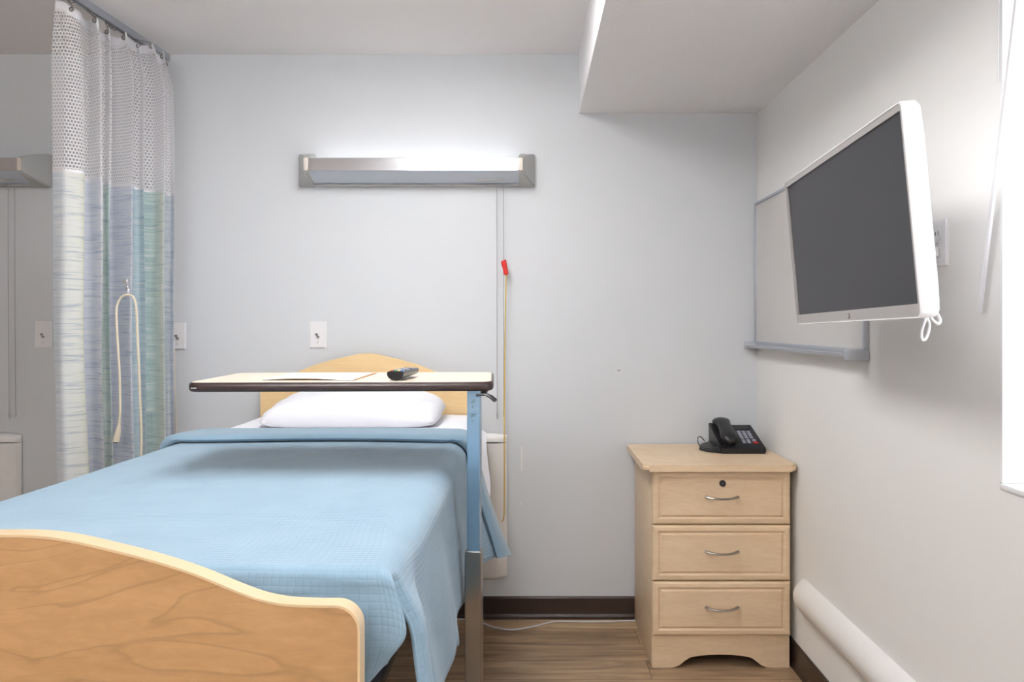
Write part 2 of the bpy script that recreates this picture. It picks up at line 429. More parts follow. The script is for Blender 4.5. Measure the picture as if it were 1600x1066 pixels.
# ------------------------------------------------------------------ outlet plates
def plate(label, c, axis='y', kind='jack'):
    # c = centre on wall; axis y: faces -y; x: faces -x
    t_ = thing('wall_plate', label, 'wall plate', c, 'white wall plates')
    Rm = Matrix.Identity(4) if axis == 'y' else Matrix.Rotation(-PI/2, 4, 'Z')
    def add(name, bm, mat, parent): bm.transform(Rm); return obj(name, bm, mat, parent, local=True)
    bm = B(); prism(bm, rrect(-.037, .037, -.058, .058, .004, 3), 'y', -.0065, 0)
    bmesh.ops.bevel(bm, geom=[e for e in bm.edges if all(abs(v_.co.y+.0065) < 1e-5 for v_ in e.verts)], offset=.004, segments=3, affect='EDGES')
    pl = add('plate', bm, M['white_plastic'], t_)
    if kind == 'jack':
        add('jack', box(B(), -.009, .001, -.011, -.0063, -.003, .006, .001), M['nickel'], pl)
        add('jack', box(B(), -.003, .008, -.012, -.0063, -.013, -.005, .001), M['nickel'], pl)
        add('screw', disc(B(), (0, -.0064, -.034), (0, -1, 0), .003, .0014, 10), M['cap_grey'], pl)
        add('screw', disc(B(), (0, -.0064, .034), (0, -1, 0), .003, .0014, 10), M['white_plastic'], pl)
    else:
        for z in (.021, -.021):
            bm = B(); prism(bm, rrect(-.0165, .0165, z-.0145, z+.0145, .011, 5), 'y', -.009, -.006, .001)
            s_ = add('socket', bm, M['white_plastic'], pl)
            if z > 0:
                for dx in (-.0065, .0065): add('slot', box(B(), dx-.0012, dx+.0012, -.0094, -.0088, z-.002, z+.007), M['dark_metal'], s_)
        add('screw', disc(B(), (0, -.0064, 0), (0, -1, 0), .003, .0014, 10), M['cap_grey'], pl)
    return t_
plate('white wall plate with a small metal jack above the headboard', (-.917, WY, 1.228))
plate('white wall plate half hidden by the right edge of the privacy curtain', (-1.525, WY, 1.222))
plate('white wall plate in the shade left of the privacy curtain', (-2.105, WY, 1.228))
plate('white power socket on the right wall behind the television edge', (WX, 1.856, 1.466), 'x', 'power')
pg = thing('power_plug', 'white plug pushed into the lower socket behind the television', 'plug', (WX-.009, 1.856, 1.445))
obj('body', box(B(), WX-.040, WX-.0093, 1.843, 1.869, 1.433, 1.457, .004), M['tv_plastic'], pg)
obj('cable', tube(B(), smooth_path([(WX-.038, 1.856, 1.445), (WX-.07, 1.87, 1.44), (WX-.085, 1.92, 1.42), (WX-.10, 1.95, 1.44)], 6), .003, 6), M['tv_plastic'], pg)
oc = obj('outlet_cord', tube(B(), smooth_path([(-1.534, WY-.0085, 1.17), (-1.532, WY-.012, 1.1), (-1.527, WY-.01, .8), (-1.53, WY-.012, .45)], 5), .0022, 6), M['cream_cord'], loc=(-1.53, WY-.01, .45))
tag(oc, 'thin cream cord running down the wall at the curtain edge', 'cord')

# ------------------------------------------------------------------ whiteboard
wb = thing('whiteboard', 'grey framed whiteboard on the right wall partly behind the television', 'whiteboard', (WX, 2.8, 1.18))
y0, y1, z0, z1 = 2.245, 3.345, 1.186, 1.797
obj('panel', box(B(), WX-.010, WX-.0005, y0+.01, y1-.01, z0+.01, z1-.01), M['whiteboard'], wb, smooth=False)
bm = B()
for a in ((y0, y1, z1-.011, z1), (y0, y1, z0, z0+.014)): box(bm, WX-.016, WX-.0005, *a, .0015)
for a in ((y0, y0+.014, z0+.014, z1-.011), (y1-.011, y1, z0+.014, z1-.011)): box(bm, WX-.016, WX-.0005, *a, .0015)
obj('frame', bm, M['alu'], wb)
bm = B(); prism(bm, [(WX-.001, z0-.012), (WX-.052, z0-.012), (WX-.056, z0-.002), (WX-.052, z0+.002), (WX-.048, z0-.006), (WX-.017, z0-.006), (WX-.017, z0+.006), (WX-.001, z0+.006)], 'y', y0+.03, y1-.018)
tr_ = obj('tray', bm, M['alu'], wb)
for ya, yb in ((y0-.004, y0+.034), (y1-.022, y1-.004)):
    obj('tray_end', box(B(), WX-.062, WX-.001, ya, yb, z0-.02, z0+.012, .004), M['alu'], tr_)

# ------------------------------------------------------------------ television on an arm
tv = thing('television', 'flat television with silver bezel and white casing mounted on the right wall', 'television', (.7313, 1.834, CH+.2117))
Rt = Matrix.Rotation(-1.61857, 4, 'Z') @ Matrix.Rotation(.085189, 4, 'X') @ Matrix.Rotation(-.014857, 4, 'Y')
tv.rotation_euler = Rt.to_euler()
tw, th = .39, .2039
def ring_frame(bm, outer, inner, ya, yb):
    n = len(outer)
    a = [bm.verts.new((x, ya, z)) for x, z in outer]; b = [bm.verts.new((x, ya, z)) for x, z in inner]
    c = [bm.verts.new((x, yb, z)) for x, z in outer]; d = [bm.verts.new((x, yb, z)) for x, z in inner]
    for i in range(n):
        j = (i+1) % n
        bm.faces.new((a[i], a[j], b[j], b[i])); bm.faces.new((c[i], d[i], d[j], c[j]))
        bm.faces.new((a[i], c[i], c[j], a[j])); bm.faces.new((b[i], b[j], d[j], d[i]))
bz = .021
bm = B(); ring_frame(bm, rrect(-tw, tw, -th, th, .014), rrect(-tw+.014, tw-.010, -th+.026, th-.016, .002), -.0, .012)
bezel = obj('bezel', bm, M['bezel'], tv, local=True)
obj('screen', box(B(), -tw+.012, tw-.008, .004, .009, -th+.024, th-.014), M['screen'], tv, local=True, smooth=False)
bm = B(); R_ = []
for y, dx, dz, r in ((-.0012, 0, 0, .014), (.004, .0015, .0015, .015), (.028, .001, .001, .015), (.036, -.004, -.004, .016), (.050, -.03, -.03, .03), (.056, -.09, -.06, .03)):
    R_.append([bm.verts.new((x, y, z)) for x, z in rrect(-tw-dx-.0006, tw+dx+.0006, -th-dz-.0006, th+dz+.0006, r)])
inn = [bm.verts.new((x, -.0012, z)) for x, z in rrect(-tw+.0018, tw-.0018, -th+.0018, th-.0018, .013)]
n = len(inn)
for i in range(n): bm.faces.new((inn[i], inn[(i+1) % n], R_[0][(i+1) % n], R_[0][i]))
for a, b in zip(R_, R_[1:]):
    for i in range(n): bm.faces.new((a[i], a[(i+1) % n], b[(i+1) % n], b[i]))
bm.faces.new(R_[-1])
obj('back_case', bm, M['tv_plastic'], tv, local=True)
lg = obj('logo', disc(B(), (.02, -.0016, -th+.0125), (0, 1, 0), .0062, .002, 20), M['nickel'], bezel, local=True)
bm = B(); box(bm, .0172, .0182, -.0022, -.0015, -th+.0095, -th+.0155); box(bm, .0172, .0205, -.0022, -.0015, -th+.0095, -th+.0105); box(bm, .0215, .0228, -.0022, -.0015, -th+.010, -th+.0152)
obj('emblem', bm, M['white_plastic'], lg, local=True, smooth=False)
# arm: from casing back to wall plate
inv = (Matrix.Translation(tv.location) @ Rt).inverted()
def L(p): return inv @ Vector(p)
bm = B(); tube(bm, [L((.80, 1.86, 1.48)), L((.86, 1.98, 1.48)), L((.965, 2.02, 1.48))], .018, 10); obj('mount_arm', bm, M['dark_metal'], tv, local=True)
bm = B(); box(bm, WX-.02, WX, 1.97, 2.09, 1.36, 1.60, .003); bm.transform(inv); obj('mount_plate', bm, M['dark_metal'], tv, local=True)
bm = B(); tube(bm, [L((.79, 1.855, 1.48)), L((.815, 1.855, 1.48))], .05, 16); obj('mount_head', bm, M['dark_metal'], tv, local=True)
# white cable loops showing below the near corner
cb_ = thing('cable_loop', 'white cable loops hanging below the near lower corner of the television', 'cable', tuple(at(1446, 500, 1.52)))
q = lambda x, y, d=1.53: at(x, y, d)
obj('cable', tube(B(), smooth_path([q(1449, 488), q(1445, 502), q(1440, 518), q(1441, 530), q(1446, 530), q(1451, 518), q(1452, 506), q(1449, 497), q(1449, 488)], 6), .0028, 8), M['tv_plastic'], cb_)
obj('cable', tube(B(), smooth_path([q(1452, 490, 1.50), q(1457, 500, 1.50), q(1466, 506, 1.50), q(1469, 500, 1.50), q(1464, 490, 1.50)], 6), .0032, 8), M['tv_plastic'], cb_)

# ------------------------------------------------------------------ nightstand
nx0, nx1, nyf, nyb = .451, .962, 2.87, 3.332
ns = thing('nightstand', 'light maple nightstand with three drawers in the back right corner', 'nightstand', ((nx0+nx1)/2, 3.1, 0))
bm = B(); prism(bm, rrect(.415, .9795, 2.825, 3.333, .022, 5), 'z', .7335, .7575)
bmesh.ops.bevel(bm, geom=[e for e in bm.edges if abs(e.verts[0].co.z-e.verts[1].co.z) < 1e-6], offset=.007, segments=3, affect='EDGES')
obj('top', bm, M['stand_wood'], ns)
for x in (nx0, nx1-.018): obj('side_panel', box(B(), x, x+.018, nyf+.001, nyb, 0, .7333, .001), M['stand_wood'], ns)
obj('back_panel', box(B(), nx0+.018, nx1-.018, nyb-.01, nyb-.002, .05, .7333), M['stand_wood'], ns)
obj('bottom_panel', box(B(), nx0+.018, nx1-.018, nyf+.02, nyb-.01, .12, .134), M['stand_wood'], ns)
def ns_x(px): return (px-CX)*nyf/F
ap = [(nx0+.001, 0), (nx0+.001, .122), (nx1-.001, .122), (nx1-.001, 0), (ns_x(1204), 0)]
xa, xb = ns_x(1046), ns_x(1204); S_ = [(0, 0), (.05, .002), (.10, .010), (.15, .026), (.20, .038), (.28, .044), (.40, .048), (.5, .049)]
ap += [(xb-(xb-xa)*s, z) for s, z in S_[1:]] + [(xa+(xb-xa)*s, z) for s, z in S_[:-1][::-1]]
obj('plinth', prism(B(), ap, 'y', nyf-.004, nyf+.012), M['stand_wood'], ns, smooth=False)
def drawer(za, zb, lock=False):
    bm = B(); x0, x1 = nx0+.001, nx1-.001; yb_ = nyf-.0005
    rings = []
    for ins, d in ((0, 0), (0, -.011), (.003, -.016), (.008, -.0185), (.020, -.0195), (.0245, -.0175), (.0265, -.0145), (.0285, -.0145), (.034, -.0185), (.036, -.019)):
        rings.append([bm.verts.new(p) for p in ((x0+ins, yb_+d, za+ins), (x1-ins, yb_+d, za+ins), (x1-ins, yb_+d, zb-ins), (x0+ins, yb_+d, zb-ins))])
    for a, b in zip(rings, rings[1:]):
        for i in range(4): bm.faces.new((a[i], a[(i+1) % 4], b[(i+1) % 4], b[i]))
    bm.faces.new(rings[0]); bm.faces.new(rings[-1])
    d = obj('drawer', bm, M['stand_wood'], ns, smooth=False)
    ys = nyf-.0195; cx = (nx0+nx1)/2; zc = (za+zb)/2+(.0 if lock else .003)
    pts = []
    for k in range(13):
        s = -1+k/6; pts.append((cx+s*.06, ys-.002-.024*(1-abs(s)**2.6), zc+.004*abs(s)**2))
    obj('handle', tube(B(), pts, [.0065]*2+[.0055]*9+[.0065]*2, 8, flat=.65), M['nickel'], d)
    if lock:
        l = obj('lock', disc(B(), (cx+.003, ys+.002, zb-.046), (0, -1, 0), .0125, .006, 24, .0115), M['lock'], d)
        obj('keyhole', box(B(), cx+.0022, cx+.0038, ys-.0047, ys-.0035, zb-.051, zb-.041), M['nickel'], l)
    return d
drawer(.5345, .7325, True); drawer(.3265, .5315); drawer(.1235, .3235)

# ------------------------------------------------------------------ telephone
ph = thing('telephone', 'black desk telephone with handset on the nightstand top', 'telephone', (.80, 3.18, .7578))
ph.rotation_euler = (0, 0, 0)
# local: x right, y away, z up
bm = B()
sec = [(-.115, 0), (.105, 0), (.105, .090), (.088, .098), (-.104, .030), (-.115, .022)]
prism(bm, sec, 'x', -.045, .150, .005)
for v_ in bm.verts:                               # a little narrower at the back
    k = (v_.co.y+.115)/.22; v_.co.x = .05+(v_.co.x-.05)*(1-.08*k)
base = obj('base', bm, M['black_plastic'], ph, local=True)
bm = B(); hull(bm, [(-.118, -.02, 0), (-.035, -.115, 0), (-.035, .09, 0), (-.10, .06, 0), (-.114, -.018, .014), (-.037, -.108, .020), (-.037, .085, .03), (-.095, .055, .018), (-.09, -.07, .0), (-.086, -.066, .014)])
bmesh.ops.bevel(bm, geom=list(bm.edges), offset=.004, segments=2, affect='EDGES')
obj('cradle', bm, M['black_plastic'], ph, local=True)
sl = .068/.192; ang = math.atan(sl)
def on_slope(x, y, h=0): return Vector((x, y, .0300+(y+.104)*sl+h))
def key(x, y, w, d, mat, name='key', h=.004):
    bm = B(); box(bm, -w/2, w/2, -d/2, d/2, -.001, h, .0012, 1)
    bm.transform(Matrix.Translation(on_slope(x, y)) @ Matrix.Rotation(ang, 4, 'X')); return obj(name, bm, mat, base, local=True)
for r in range(4):
    for c in range(3): key(.068+c*.021, .022-r*.0175, .015, .011, M['grey_key'])
for r in range(3):
    for c in range(2): key(.068+c*.021, -.050-r*.012, .015, .006, M['grey_key'])
key(.114, -.054, .016, .016, M['grey_key']); key(.116, -.074, .022, .009, M['red_key'])
bm = B(); box(bm, .056, .124, -.016, .016, 0, .0015); bm.transform(Matrix.Translation(on_slope(0, .060)) @ Matrix.Rotation(ang, 4, 'X'))
obj('display', bm, M['black_gloss'], base, local=True)
# handset: lying front to back on its raised rest
hx = .002; hp = []
for (y, z, r) in ((-.100, .046, .016), (-.097, .056, .027), (-.084, .064, .033), (-.060, .074, .033), (-.034, .086, .029), (.0, .101, .0265), (.035, .112, .028), (.058, .117, .033), (.080, .115, .034), (.092, .106, .028), (.095, .098, .016)):
    hp.append(((hx, y, z), r))
bm = B(); tube(bm, [p for p, r in hp], [r*1.14 for p, r in hp], 16, flat=.50, up=(0, 0, 1))
hs = obj('handset', bm, M['black_plastic'], ph, local=True, angle=60)
obj('mouth_cup', tube(B(), [(hx, -.078, .062), (hx, -.070, .036)], [.030, .026], 18), M['black_plastic'], hs, local=True)
obj('ear_cup', tube(B(), [(hx, .074, .110), (hx, .070, .084)], [.030, .026], 18), M['black_plastic'], hs, local=True)
bm = B(); hull(bm, [(-.040, -.108, .0), (.034, -.108, .0), (.034, .10, 0), (-.046, .10, 0), (-.048, .10, .104), (-.040, .10, .106), (.03, .10, .094), (-.042, -.100, .030), (.032, -.100, .030)])
obj('rest', bm, M['black_plastic'], ph, local=True)
obj('cord', tube(B(), smooth_path([(hx-.01, -.104, .040), (-.09, -.095, .012), (-.115, -.02, .022), (-.112, .03, .045), (-.095, .05, .05), (-.075, .06, .03)], 8), .0022, 6), M['black_gloss'], ph, local=True)
ph.scale = (.93, .93, .93)

# cable on the floor
pts = []
for px, py in ((690, 958), (730, 966), (757, 974), (775, 980), (800, 983), (830, 979), (860, 971.5), (878, 970), (920, 970.5), (960, 970), (990, 969), (1010, 968.5)):
    d = F*(CH-.004)/(py+1-CY); d = min(d, 3.326); pts.append(((px-CX)*d/F, d, .0036))
fc = obj('floor_cable', tube(B(), smooth_path(pts, 6), .0034, 8), M['white_cord'], loc=(.1, 3.3, 0))
tag(fc, 'thin grey white cable lying on the floor along the dark baseboard', 'cable')

# ------------------------------------------------------------------ bed
BX = -.675
prof_t = [(0, 0), (.04, -.003), (.059, -.0075), (.119, -.021), (.169, -.034), (.226, -.052), (.279, -.0735), (.314, -.0862), (.35, -.0925), (.385, -.0945)]
prof_f_ = [(0, 0), (.048, -.001), (.094, -.0072), (.154, -.021), (.204, -.034), (.26, -.052), (.313, -.0738), (.349, -.0865), (.384, -.0928), (.425, -.0945)]
def board_outline(cx, ztop, zbot, hw=.447, rc=.035, inset=0, prof=prof_t):
    sm_ = [(p.x, p.y) for p in smooth_path([(-prof[1][0], prof[1][1], 0)]+[(x, d, 0) for x, d in prof], 4)[4:]]
    half = [(x, ztop+d-inset) for x, d in sm_ if x < hw-rc-inset-.001]
    zc = ztop-.0945-rc; r = rc-inset
    half += [(hw-rc+r*math.sin(PI/2*k/8), zc+r*math.cos(PI/2*k/8)) for k in range(0, 9)]
    half += [(hw-inset, zbot)]
    return [(cx-x, z) for x, z in half[::-1]]+[(cx+x, z) for x, z in half[1:]]
def dens(poly):                                   # smooth the arched outline
    return poly
bed = thing('hospital_bed', 'hospital bed with arched maple headboard and footboard', 'bed', (BX, 2.2, 0))
ha, hb = 3.262, 3.290
obj('headboard', prism(B(), board_outline(-.690, 1.150, .45), 'y', ha, hb, .004), M['head_wood'], bed, angle=50)
fa, fb = 1.040, 1.068
fk = dict(hw=.482, prof=prof_f_)
ol = board_outline(-.710, .988, .40, **fk); il = board_outline(-.710, .988, .40, inset=.003, **fk)
fbo = obj('footboard', prism(B(), il, 'y', fa, fb-.001), M['foot_wood'], bed, angle=50)
bm = B(); ring_frame(bm, ol, board_outline(-.710, .988, .40, inset=.0035, **fk), fa-.0012, fb)
obj('edge_band', bm, M['foot_edge'], fbo, angle=50, label='pale wood edge band')
for v in (): pass
# steel structure
bm = B()
for x in (-1.09, -.29): box(bm, x-.02, x+.02, 1.12, 3.25, .60, .66, .003)
for y in (1.15, 1.9, 2.6, 3.2): box(bm, -1.07, -.31, y-.02, y+.02, .60, .64, .003)
obj('frame', bm, M['dark_metal'], bed)
obj('deck', box(B(), -1.11, -.27, 1.16, 3.24, .66, .70, .004), M['dark_metal'], bed)
for y in (fb, ha):
    for x in (-1.0, -.36):
        yy = (y, y+.07) if y < 2 else (y-.07, y)
        obj('bracket', box(B(), x-.025, x+.025, yy[0], yy[1], .52, .66, .003), M['dark_metal'], bed)
for x in (-1.05, -.33):
    for y in (1.35, 3.0):
        lg_ = obj('leg', box(B(), x-.02, x+.02, y-.02, y+.02, .12, .60, .003), M['steel'], bed)
        c = obj('caster', disc(B(), (x-.015, y, .06), (1, 0, 0), .06, .03, 24), M['black_plastic'], lg_)
        obj('caster_fork', box(B(), x-.022, x+.022, y-.018, y+.018, .06, .125, .004), M['nickel'], lg_)
obj('crank_rod', tube(B(), [(-.2515, 1.2, .40), (-.2515, 1.2, .795)], .006, 10), M['steel'], bed)
obj('crank_bracket', box(B(), -.30, -.235, 1.185, 1.215, .66, .70, .002), M['dark_metal'], bed)

mt = obj('mattress', box(B(), -1.125, -.225, 1.175, 3.252, .7005, .880, .035, 4), M['mattress'], loc=(BX, 2.2, .70))
tag(mt, 'mattress on the hospital bed under the white sheet and blue coverlet', 'mattress')

# ---- bedding surfaces
XL, XR = -1.15, -.200
def sst(a, b, x):
    t_ = max(0, min(1, (x-a)/(b-a))); return t_*t_*(3-2*t_)
def cross(y, s, zt, hemR, hemL, rad=.055, nt=60, nc=8, nsd=22, shrink=0):
    """column s (0..N) across the bed; returns point. hem = (x, z)"""
    N = nsd+nc+nt+nc+nsd
    xl, xr = XL+shrink, XR-shrink
    def side(k, xc, sg, hem):                     # k 0..nsd from hem(0) to bottom of the corner(nsd)
        f_ = 1-k/nsd; xh, zh = hem
        z = (zt-rad)+(zh-(zt-rad))*f_
        x = xc+(xh-xc)*(f_**1.25)
        return x, z
    if s < nsd: x, z = side(s, xl, -1, hemL)
    elif s < nsd+nc:
        a = (s-nsd)/nc*PI/2; x = xl+rad*(1-math.cos(a)); z = zt-rad+rad*math.sin(a)
    elif s <= nsd+nc+nt:
        x = xl+rad+(xr-xl-2*rad)*(s-nsd-nc)/nt; z = zt
        z += .006*math.sin(PI*(x-xl)/(xr-xl))
    elif s <= nsd+nc+nt+nc:
        a = (s-nsd-nc-nt)/nc*PI/2; x = xr-rad+rad*math.sin(a); z = zt-rad+rad*math.cos(a)
    else: x, z = side(N-s, xr, 1, hemR)
    return x, z
NS, NCN, NTP = 22, 8, 60
NCOL = 2*NS+2*NCN+NTP
def hemR(y):
    x = -.168+.004*math.sin(y*9)+.094*sst(2.2, 2.65, y); x += .006*sst(1.5, 1.15, y)
    z = .545-.012*sst(2.1, 2.5, y)-.035*sst(2.45, 2.65, y)+.006*math.sin(y*14)
    return x, z
def hemL(y): return -1.185-.01*math.sin(y*8), .54+.006*math.sin(y*11)
def coverP(y, s, off=0):
    zt = .902+.010*sst(1.45, 1.15, y)-.004*sst(1.5, 2.0, y)
    x, z = cross(y, s, zt+off, tuple(Vector(hemR(y))+Vector((off, 0))), tuple(Vector(hemL(y))-Vector((off, 0))), shrink=-off, rad=.055-.027*sst(1.45, 1.2, y))
    side = max(0, min(1, (.85-z)/.3))
    wv = noise.noise(Vector((x*3, y*3, z*3)))*.004*(1+2*side)
    if side > 0:
        x += (1 if x > BX else -1)*(.008*math.sin(y*17+z*6)*side*sst(0, .5, side)) if x < BX or y > 1.4 else 0
    if abs(x-BX) < .42: z += noise.noise(Vector((x*2.2, y*2.2, 4)))*.006
    else: x += wv if y < 1.75 or x < BX else 0
    return Vector((x, y, z))
YF, YB = 1.150, 2.65
rows = [YF+(YB-YF)*(j/140)**1.5 for j in range(141)]
arc = [0]*(NCOL+1)
for s in range(1, NCOL+1): arc[s] = arc[s-1]+(coverP(2, s)-coverP(2, s-1)).length
cov = thing('coverlet', 'blue quilted coverlet spread over the bed and draped down its side', 'bedspread', (BX, 1.9, .9))
bm = B(); uvl = bm.loops.layers.uv.verify()
G = [[bm.verts.new(coverP(y, s)) for y in rows] for s in range(NCOL+1)]
U = {}
for s in range(NCOL+1):
    for j, y in enumerate(rows): U[G[s][j]] = (arc[s], y)
# foot panel hanging over the mattress end
sa, sb = NS+3, NCOL-NS-3
FR = 30; foot = {}
for s in range(sa, sb+1):
    p = coverP(YF, s); colm = [G[s][0]]
    xr = (p.x-BX)/(XR-BX)
    hem = .738+.004*math.sin(p.x*23)
    edge = sst(.86, 1.0, abs(xr)); hem += .035*edge**2
    ln = 0; prev = p
    for k in range(1, FR+1):
        f_ = k/FR
        if k <= 6:
            a = k/6*PI/2; yy = YF-.022*math.sin(a); zz = p.z-.022*(1-math.cos(a)); 
        else:
            g = (k-6)/(FR-6); zz = (p.z-.022)+(hem-(p.z-.022))*g
            yy = YF-.022-.012*math.sin(g*PI*.75)-.003*math.sin(p.x*31+g*3)
        xx = p.x+(1 if xr > 0 else -1)*edge*(.027*math.sin(min(1, f_*1.5)*PI*.5)-.030*sst(.62, 1.05, f_))
        yy += .010*edge*f_
        q_ = Vector((xx, yy, zz)); ln += (q_-prev).length; prev = q_
        v_ = bm.verts.new(q_); U[v_] = (arc[s], YF-ln); colm.append(v_)
    foot[s] = colm
def quad(a, b, c, d):
    f_ = bm.faces.new((a, b, c, d))
    for l in f_.loops: l[uvl].uv = U[l.vert]
for s in range(NCOL):
    for j in range(len(rows)-1): quad(G[s][j], G[s][j+1], G[s+1][j+1], G[s+1][j])
for s in range(sa, sb):
    for k in range(FR): quad(foot[s][k], foot[s+1][k], foot[s+1][k+1], foot[s][k+1])
# the side panel's front edge swings back and out from the corner, leaving a slit
for s in list(range(0, sa))+list(range(sb+1, NCOL+1)):
    for j, y in enumerate(rows):
        v_ = G[s][j]; dn = sst(.905, .80, v_.co.z); k = sst(YF+.20, YF+.035, y)*dn
        sg = 1 if s > NCOL/2 else -1
        v_.co.x += sg*(.030*k-.012*sst(YF+.035, YF, y)**1.5*sst(.905, .87, v_.co.z)); v_.co.y += .016*k
spread = obj('spread', bm, M['quilt'], cov, angle=70)
sm = spread.modifiers.new('thick', 'SOLIDIFY'); sm.thickness = .005; sm.offset = -1
# turned down band
prof_f = [(2.455, .002), (2.440, .004), (2.432, .012), (2.437, .021), (2.455, .026), (2.50, .025), (2.54, .023), (2.58, .021), (2.62, .019), (2.645, .017), (2.654, .011), (2.652, .002)]
bm = B(); V = []
for s in range(0, NCOL+1):
    col_ = []
    for y, off in prof_f:
        yy = y+.012*math.sin(s*.13)*(.5 if y < 2.6 else .2)
        P0_ = coverP(min(yy, 2.66), s, 0); P1_ = coverP(min(yy, 2.66), s, off)
        P1_.y = yy+.0
        col_.append(bm.verts.new(P1_))
    V.append(col_)
uvl = bm.loops.layers.uv.verify()
for i in range(len(V)-1):
    for j in range(len(prof_f)-1):
        f_ = bm.faces.new((V[i][j], V[i+1][j], V[i+1][j+1], V[i][j+1]))
        for l, (a, b) in zip(f_.loops, ((i, j), (i+1, j), (i+1, j+1), (i, j+1))): l[uvl].uv = (arc[a], prof_f[b][0])
bm.faces.new(V[0]); bm.faces.new(V[-1][::-1])
obj('turned_down_band', bm, M['quilt_hem'], cov, angle=60, label='smooth turned down band at the pillow end')

# white sheet
sh = B()
def sheetP(y, s):
    hr = (-.150-.03*sst(2.9, 3.2, y), .62+.20*sst(2.86, 3.2, y)); hl = (-1.175, .66)
    x, z = cross(y, s, .8905, hr, hl, rad=.05, shrink=.010)
    if abs(x-BX) < .44: z += .003*noise.noise(Vector((x*5, y*5, 1)))+.002
    else: x += .006*math.sin(y*26)*max(0, (.84-z)*3)*(1 if x > BX else -1)
    return Vector((x, y, z))
ys_ = [2.35+(3.245-2.35)*j/45 for j in range(46)]
grid(sh, lambda i, j: sheetP(ys_[j], i), NCOL, 45)
so = obj('bed_sheet', sh, M['sheet'], loc=(BX, 2.9, .89), angle=70)
md = so.modifiers.new('thick', 'SOLIDIFY'); md.thickness = .003; md.offset = -1
tag(so, 'white sheet covering the head end of the mattress beneath the pillow', 'sheet')

# pillow
bm = B(); NU, NV = 48, 30
PWx, PWy, PTh = .340, .225, .110
def pil(i, j, top):
    u = -1+2*i/NU; v_ = -1+2*j/NV
    e = (max(0, 1-abs(u)**4.5)**.5)*(max(0, 1-abs(v_)**3.4)**.5)*(1-.22*abs(u)**2)
    xx = u*PWx*(1-.085*v_**4)*(1-.045*(1-abs(v_)**2)*abs(u)**2*0-.03*(1-v_*v_)*abs(u)); yy = v_*PWy*(1-.12*u**4)*(1-.05*(1-u*u)*abs(v_))
    w_ = noise.noise(Vector((xx*7, yy*9, 2.0 if top else 7)))*.012+noise.noise(Vector((xx*20, yy*16, 5)))*.005
    pinch = .008*math.sin(v_*9+u*4)*sst(.7, 1, abs(u))
    z = (PTh*.78*e+(w_+pinch)*e) if top else -PTh*.30*e**.7
    return Vector((xx, yy, z))
T_ = grid(bm, lambda i, j: pil(i, j, True), NU, NV)
Bt = grid(bm, lambda i, j: pil(i, j, False), NU, NV)
bmesh.ops.remove_doubles(bm, verts=bm.verts, dist=.0004)
bm.transform(Matrix.Translation((-.668, 3.0, .9305)) @ Matrix.Rotation(math.radians(.8), 4, 'Z') @ Matrix.Rotation(math.radians(5), 4, 'X'))
pw = obj('pillow', bm, M['pillow'], loc=(-.664, 3.015, .896), angle=80)
tag(pw, 'plump white pillow lying on the sheet in front of the headboard', 'pillow')

# ------------------------------------------------------------------ overbed table
ot = thing('overbed_table', 'cream topped overbed table with dark brown edge reaching across the blue bed', 'table', (-.144, 2.02, 0))
TA = .045
TM = Matrix.Translation((-.478, 2.115, 0)) @ Matrix.Rotation(TA, 4, 'Z')
def tt(bm): bm.transform(TM); return bm
zt = 1.1285
bm = B(); prism(bm, rrect(-.372, .372, -.196, .196, .028, 6), 'z', zt-.020, zt)
obj('top', tt(bm), M['table_top'], ot, smooth=False)
bm = B(); R_ = []
for z, o_ in ((zt-.0015, 0), (zt-.0005, .0025), (zt-.004, .0055), (zt-.011, .007), (zt-.0195, .0055), (zt-.0235, .001), (zt-.0235, -.02)):
    R_.append([bm.verts.new((x, y, z)) for x, y in rrect(-.372-o_, .372+o_, -.196-o_, .196+o_, .028+o_, 6)])
n = len(R_[0])
for a, b in zip(R_, R_[1:]):
    for i in range(n): bm.faces.new((a[i], a[(i+1) % n], b[(i+1) % n], b[i]))
bm.faces.new(R_[-1])
edge = obj('edge_moulding', tt(bm), M['table_edge'], ot)
obj('edge_label', tt(box(B(), -.362, -.349, -.2042, -.2028, zt-.0150, zt-.0118)), M['cap_grey'], edge, smooth=False)
pcx, pcy = -.1435, 2.0
def yaw(bm, a=-.10):
    bm.transform(Matrix.Translation((pcx, pcy, 0)) @ Matrix.Rotation(a, 4, 'Z') @ Matrix.Translation((-pcx, -pcy, 0))); return bm
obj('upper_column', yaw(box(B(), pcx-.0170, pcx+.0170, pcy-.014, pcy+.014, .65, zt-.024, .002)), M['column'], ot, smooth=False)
bm = B(); box(bm, pcx-.0225, pcx+.0205, pcy-.018, pcy+.018, .075, .690, .003)
obj('lower_column', yaw(bm), M['nickel'], ot, smooth=False)
bm = B(); box(bm, -.158, pcx+.03, pcy+.02, pcy+.12, zt-.041, zt-.0268, .003); obj('support_plate', bm, M['dark_metal'], ot)
bm = B(); box(bm, pcx-.03, pcx+.03, pcy-.35, pcy+.37, .045, .078, .006); obj('base_bar', bm, M['steel'], ot)
for y in (pcy-.32, pcy+.34):
    obj('base_foot', box(B(), -.78, pcx+.03, y-.02, y+.02, .046, .076, .005), M['steel'], ot)
    for x in (-.76, pcx): obj('caster', disc(B(), (x-.01, y, .0235), (1, 0, 0), .0235, .02, 16), M['black_plastic'], ot)
la = at(762, 613, 1.93)
bm = B(); tube(bm, [(pcx+.01, 1.93, zt-.034), (la.x-.006, 1.925, zt-.031), (la.x+.008, 1.92, zt-.036), (la.x+.020, 1.915, zt-.046)], [.006, .006, .009, .009], 8, flat=.55, up=(0, 0, 1))
obj('height_lever', bm, M['black_plastic'], ot, angle=50)
